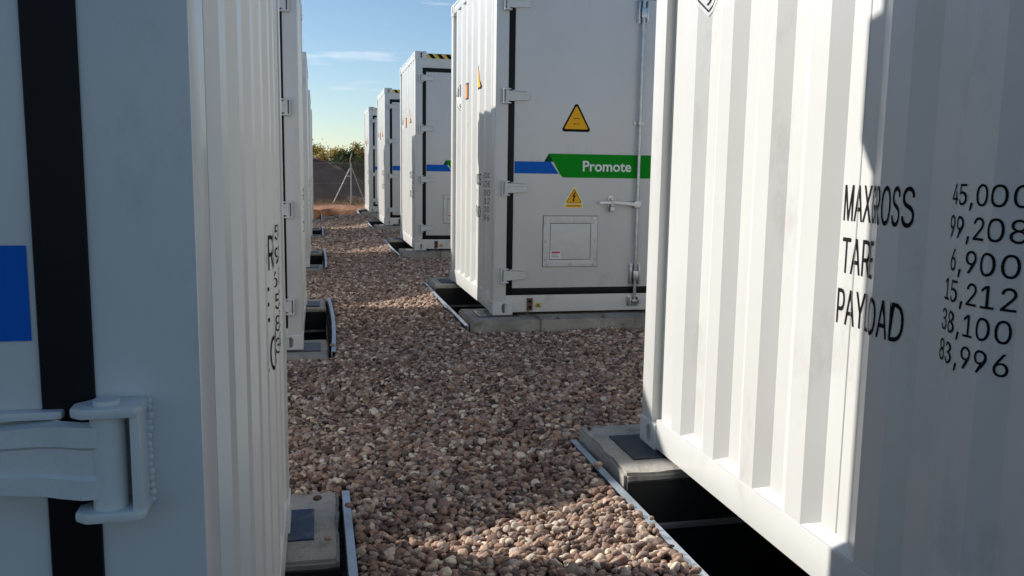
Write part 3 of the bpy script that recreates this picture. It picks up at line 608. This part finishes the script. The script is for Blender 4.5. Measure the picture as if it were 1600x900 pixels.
for k in range(14):
    bm = bmesh.new(); bmesh.ops.create_icosphere(bm, subdivisions=3 if k < 10 else 2, radius=1)
    rr = random.Random(100+k); sx, sy, sz = 1, rr.uniform(.55, .95), rr.uniform(.34, .70); sd = Vector((k*3.1, k*1.7, 0))
    for v in bm.verts:
        d = v.co.copy(); q = 1+.34*noise.noise(d*.9+sd)+.15*noise.noise(d*2.1+sd)
        c = d*q; pw = .82; c = Vector([math.copysign(abs(e)**pw, e) for e in c]); v.co = (c.x*sx, c.y*sy, c.z*sz)
    me = bpy.data.meshes.new('pebble'); bm.to_mesh(me); bm.free(); me.materials.append(PEB); me.polygons.foreach_set('use_smooth', [True]*len(me.polygons))
    pc.objects.link(bpy.data.objects.new('pebble', me))
solid = [(x0, x1, y0-SW, y1+SW) for x0, x1, y0, y1 in pits]
def blocked(x, y):
    for x0, x1, y0, y1 in solid:
        if y0-.012 < y < y1+.012:
            if x0 > 0 and x > x0-.055: return True
            if x0 < 0 and x < x1+.055: return True
    return False
def mound(x, y):
    z = .020*noise.noise(Vector((x*1.1, y*1.1, 2)))+.012*noise.noise(Vector((x*3, y*3, 7)))
    z += .045*math.exp(-((x-.95)/.32)**2-((y-2.55)/.55)**2)             # stones heaped by the nearest edging
    z += .030*math.exp(-((x-1.10)/.10)**2)+.022*math.exp(-((x-.16)/.09)**2)   # drawn up against the edging
    return z
pts = []; rot = []; scl = []
rg = random.Random(5)
def scatter(x0, x1, y0, y1, step, layers, smin, smax):
    for ly in range(layers):
        ny = int((y1-y0)/step); nx = int((x1-x0)/step)
        for j in range(ny):
            for i in range(nx):
                x = x0+(i+.5*(j % 2)+rg.uniform(-.45, .95))*step; y = y0+(j+rg.uniform(0, 1))*step
                if blocked(x, y): continue
                s = smin+(smax-smin)*rg.random()**1.5
                pts.append((x, y, ground_z(x, y)+mound(x, y)+rg.uniform(-.014, .010)+(.006 if ly else -.006))); scl.append(s)
                rot.append((rg.gauss(0, .38), rg.gauss(0, .38), rg.uniform(0, 6.283)))
scatter(-.35, 2.4, 1.9, 7.2, .0232, 2, .0095, .0235)
scatter(-.6, 2.0, 7.2, 14, .030, 2, .0135, .027)
scatter(2.0, 5.5, 3.6, 6.8, .045, 1, .018, .034)
scatter(-.8, 2.2, 14, 24.9, .044, 2, .021, .038)
scatter(-3.5, -.35, 3.2, 6.4, .05, 1, .02, .036)
for _ in range(420):                                                  # now and then a larger cobble
    x, y = rg.uniform(.0, 2.2), rg.uniform(2, 9)
    if not blocked(x, y): pts.append((x, y, ground_z(x, y)+mound(x, y)+.002)); rot.append((rg.gauss(0, .3), rg.gauss(0, .3), rg.uniform(0, 6.28))); scl.append(rg.uniform(.024, .033))
# a few strays on the footings, edging and plates
for x, y, z in ((.10, 3.30, -.128), (1.14, 3.33, -.036), (-.02, 3.42, -.135), (.02, 3.02, -.135), (1.15, 2.75, -.035), (1.22, 3.70, .006), (1.9, 6.66, .008), (.09, 6.5, -.13), (2.3, 6.70, .008)):
    pts.append((x, y, z)); rot.append((0, 0, rg.uniform(0, 6))); scl.append(rg.uniform(.012, .02))
me = bpy.data.meshes.new('gravel'); me.from_pydata(pts, [], [])
at = me.attributes.new('rot', 'FLOAT_VECTOR', 'POINT'); at.data.foreach_set('vector', [c for r_ in rot for c in r_])
at = me.attributes.new('scl', 'FLOAT', 'POINT'); at.data.foreach_set('value', scl)
gro = bpy.data.objects.new('gravel', me); COL.objects.link(gro); tag(gro, kind='stuff')
ng = bpy.data.node_groups.new('gravel', 'GeometryNodeTree'); ng.interface.new_socket('Geometry', in_out='INPUT', socket_type='NodeSocketGeometry'); ng.interface.new_socket('Geometry', in_out='OUTPUT', socket_type='NodeSocketGeometry')
N = ng.nodes; gi = N.new('NodeGroupInput'); go = N.new('NodeGroupOutput'); ip = N.new('GeometryNodeInstanceOnPoints'); ci = N.new('GeometryNodeCollectionInfo')
ci.inputs['Collection'].default_value = pc; ci.inputs['Separate Children'].default_value = True; ci.inputs['Reset Children'].default_value = True
ip.inputs['Pick Instance'].default_value = True
ra = N.new('GeometryNodeInputNamedAttribute'); ra.data_type = 'FLOAT_VECTOR'; ra.inputs['Name'].default_value = 'rot'
sa = N.new('GeometryNodeInputNamedAttribute'); sa.data_type = 'FLOAT'; sa.inputs['Name'].default_value = 'scl'
er = N.new('FunctionNodeEulerToRotation'); rv = N.new('FunctionNodeRandomValue'); rv.data_type = 'INT'; rv.inputs[4].default_value = 0; rv.inputs[5].default_value = 13
gl = ng.links
gl.new(gi.outputs[0], ip.inputs['Points']); gl.new(ci.outputs[0], ip.inputs['Instance']); gl.new(ra.outputs['Attribute'], er.inputs[0]); gl.new(er.outputs[0], ip.inputs['Rotation'])
gl.new(sa.outputs['Attribute'], ip.inputs['Scale']); gl.new(rv.outputs[2], ip.inputs['Instance Index']); gl.new(ip.outputs[0], go.inputs[0])
gro.modifiers.new('scatter', 'NODES').node_group = ng
print('pebbles', len(pts))

# ------------------------------------------------------------------ dry grass along the fence
GRASS = mat('dry_grass', (.20, .15, .06), .9, var=.4, vscale=3)
mb = MB(); rg = random.Random(11)
for _ in range(5200):
    x = rg.uniform(-5, 7); y = rg.uniform(29.0, 32.6); h = rg.uniform(.03, .16)*(1.4 if y > 30.5 else .8); z = bank_h(x, y)-.01; a = rg.uniform(0, 3.14); dx, dy = math.cos(a)*.012, math.sin(a)*.012
    lx, ly = rg.gauss(0, .05), rg.gauss(0, .05); mb.poly([(x-dx, y-dy, z), (x+dx, y+dy, z), (x+lx, y+ly, z+h)], GRASS)
tag(mb.build('dry_grass', None), kind='stuff')

# ------------------------------------------------------------------ chain link fence
FY = 30.0
fence = empty('chain_link_fence', (1.12, FY, bank_h(1.12, FY))); fz = fence.location.z
tag(fence, 'chain link fence with a grey post and two slanted braces before the dark soil heap', 'fence')
def fpart(name, pts, r, M): mb = MB(); mb.tube(pts, r, M, 8); return mb.build(name, fence, 60)
fpart('post', [(0, 0, -.2), (0, 0, 1.30), (.012, 0, 1.36)], .024, GALV)
fpart('barbed_wire_arm', [(.005, 0, 1.30), (-.03, -.05, 1.45), (-.02, -.08, 1.55), (.03, -.12, 1.70)], .017, GALV)
fpart('brace', [(-.03, 0, 1.22), (-.66, -.05, -.08)], .019, GALV); fpart('brace', [(.03, 0, 1.22), (.50, .35, -.02)], .019, GALV)
mb = MB(); mb.box(-.13, .02, -.02, .02, .93, .97, GALV, .004); mb.build('clamp', fence)
for xx in (-9, -6, -3, 4, 7, 10): fpart('line_post', [(xx, 0, -.25), (xx, 0, 1.42)], .024, GALV)
mb = MB(); x0, x1, H, st = -10, 11, 1.40, .085; rw = .0036
def strand(p, q):
    p, q = Vector(p), Vector(q); d = (q-p).normalized(); n1 = Vector((0, 1, 0)); n2 = d.cross(n1)
    a = [p+n1*rw, p-n1*rw*.5+n2*rw, p-n1*rw*.5-n2*rw]; b = [v+(q-p) for v in a]
    for i in range(3): mb.poly([a[i], a[(i+1) % 3], b[(i+1) % 3], b[i]], WIRE)
k = x0-H
while k < x1:
    for sg in (1, -1):
        a, b = k, k+H; za, zb = (0, H) if sg > 0 else (H, 0)
        if a < x0: za += sg*(x0-a); a = x0
        if b > x1: zb -= sg*(b-x1); b = x1
        if b > a: strand((a, .004*sg, za), (b, .004*sg, zb))
    k += st
for zz in (.02, .7, H): strand((x0, 0, zz), (x1, 0, zz))
mb.build('wire_mesh', fence)

# ------------------------------------------------------------------ trees beyond the heap
def leaf_mat(name, a, b):
    M = bpy.data.materials.new(name); M.use_nodes = True; nt = M.node_tree; bs = nt.nodes['Principled BSDF']; l = nt.links
    g = nt.nodes.new('ShaderNodeNewGeometry'); r = nt.nodes.new('ShaderNodeValToRGB'); r.color_ramp.elements[0].color = (*a, 1); r.color_ramp.elements[1].color = (*b, 1)
    l.new(g.outputs['Random Per Island'], r.inputs[0]); l.new(r.outputs[0], bs.inputs['Base Color']); bs.inputs['Roughness'].default_value = .8
    tr = nt.nodes.new('ShaderNodeBsdfTranslucent'); l.new(r.outputs[0], tr.inputs[0]); ms = nt.nodes.new('ShaderNodeMixShader'); ms.inputs[0].default_value = .4
    l.new(bs.outputs[0], ms.inputs[1]); l.new(tr.outputs[0], ms.inputs[2]); l.new(ms.outputs[0], nt.nodes['Material Output'].inputs[0])
    return M
LY = leaf_mat('autumn_leaf', (.25, .17, .03), (.48, .35, .08)); LO = leaf_mat('olive_leaf', (.17, .13, .03), (.36, .27, .07)); LD = leaf_mat('dark_leaf', (.025, .04, .014), (.07, .09, .03))
BARK = mat('bark', (.10, .075, .05), .9, var=.3, vscale=6)
def tree(x, y, h, w, M, label, seed):
    rg = random.Random(seed); h *= 1.08; t = empty('tree', (x, y, -.30)); tag(t, label, 'tree', 'trees beyond the soil heap')
    mb = MB(); mb.tube([(0, 0, -.2), (.05, 0, h*.3), (-.04, .05, h*.62)], .13, BARK, 8, .05)
    for k in range(6): a = rg.uniform(0, 6.28); mb.tube([(0, 0, h*(.25+.05*k)), (math.cos(a)*w*.3, math.sin(a)*w*.3, h*(.45+.07*k))], .05, BARK, 6, .015)
    mb.build('trunk', t, 60)
    mb = MB(); cl = []
    for k in range(16):
        a = rg.uniform(0, 6.28); rr = w*.5*rg.random()**.6; zz = h*rg.uniform(.28, .9); sh = 1-.6*abs(zz/h-.5); cl.append((math.cos(a)*rr*sh, math.sin(a)*rr*sh, zz, rg.uniform(.2, .34)*w))
    for k in range(3600):
        cx, cy, cz, cr_ = cl[rg.randrange(16)]; d = Vector((rg.gauss(0, 1), rg.gauss(0, 1), rg.gauss(0, .8)))*.5*cr_
        c = Vector((cx, cy, cz))+d; n = Vector((rg.gauss(0, 1), rg.gauss(0, 1), rg.gauss(0, 1))).normalized(); u = n.orthogonal().normalized(); v = n.cross(u); s = rg.uniform(.06, .13)
        mb.poly([c-u*s, c-v*s*.6, c+u*s, c+v*s*.6], M)
    mb.build('crown', t)
T = [(-.2, 92, 3.6, 2.6, LY, 'golden yellow autumn tree left of the gap, touching the left containers'),
     (1.55, 90, 3.55, 2.6, LY, 'golden yellow autumn tree left of the dark green one above the soil heap'),
     (3.0, 88, 3.0, 2.5, LD, 'dark green bushy tree in the middle above the fence post'),
     (2.0, 84, 2.3, 2.3, LD, 'low dark green bush in front of the yellow trees'),
     (4.35, 92, 4.0, 2.2, LO, 'tall olive brown tree right of the dark green one'),
     (5.6, 90, 3.8, 2.6, LO, 'olive brown tree beside the far right container'),
     (4.3, 85, 2.4, 2.6, LD, 'low dark bush at the foot of the olive brown trees'),
     (-2.4, 95, 3.7, 3, LY, 'golden tree hidden behind the left row of containers'),
     (-4.8, 95, 3.7, 3, LO, 'olive tree hidden behind the left row of containers'),
     (7.6, 92, 3.6, 3, LD, 'dark tree hidden behind the right row of containers'),
     (9.9, 94, 3.9, 3, LO, 'olive tree hidden behind the right row of containers')]
for i, a in enumerate(T): tree(*a, 40+i)
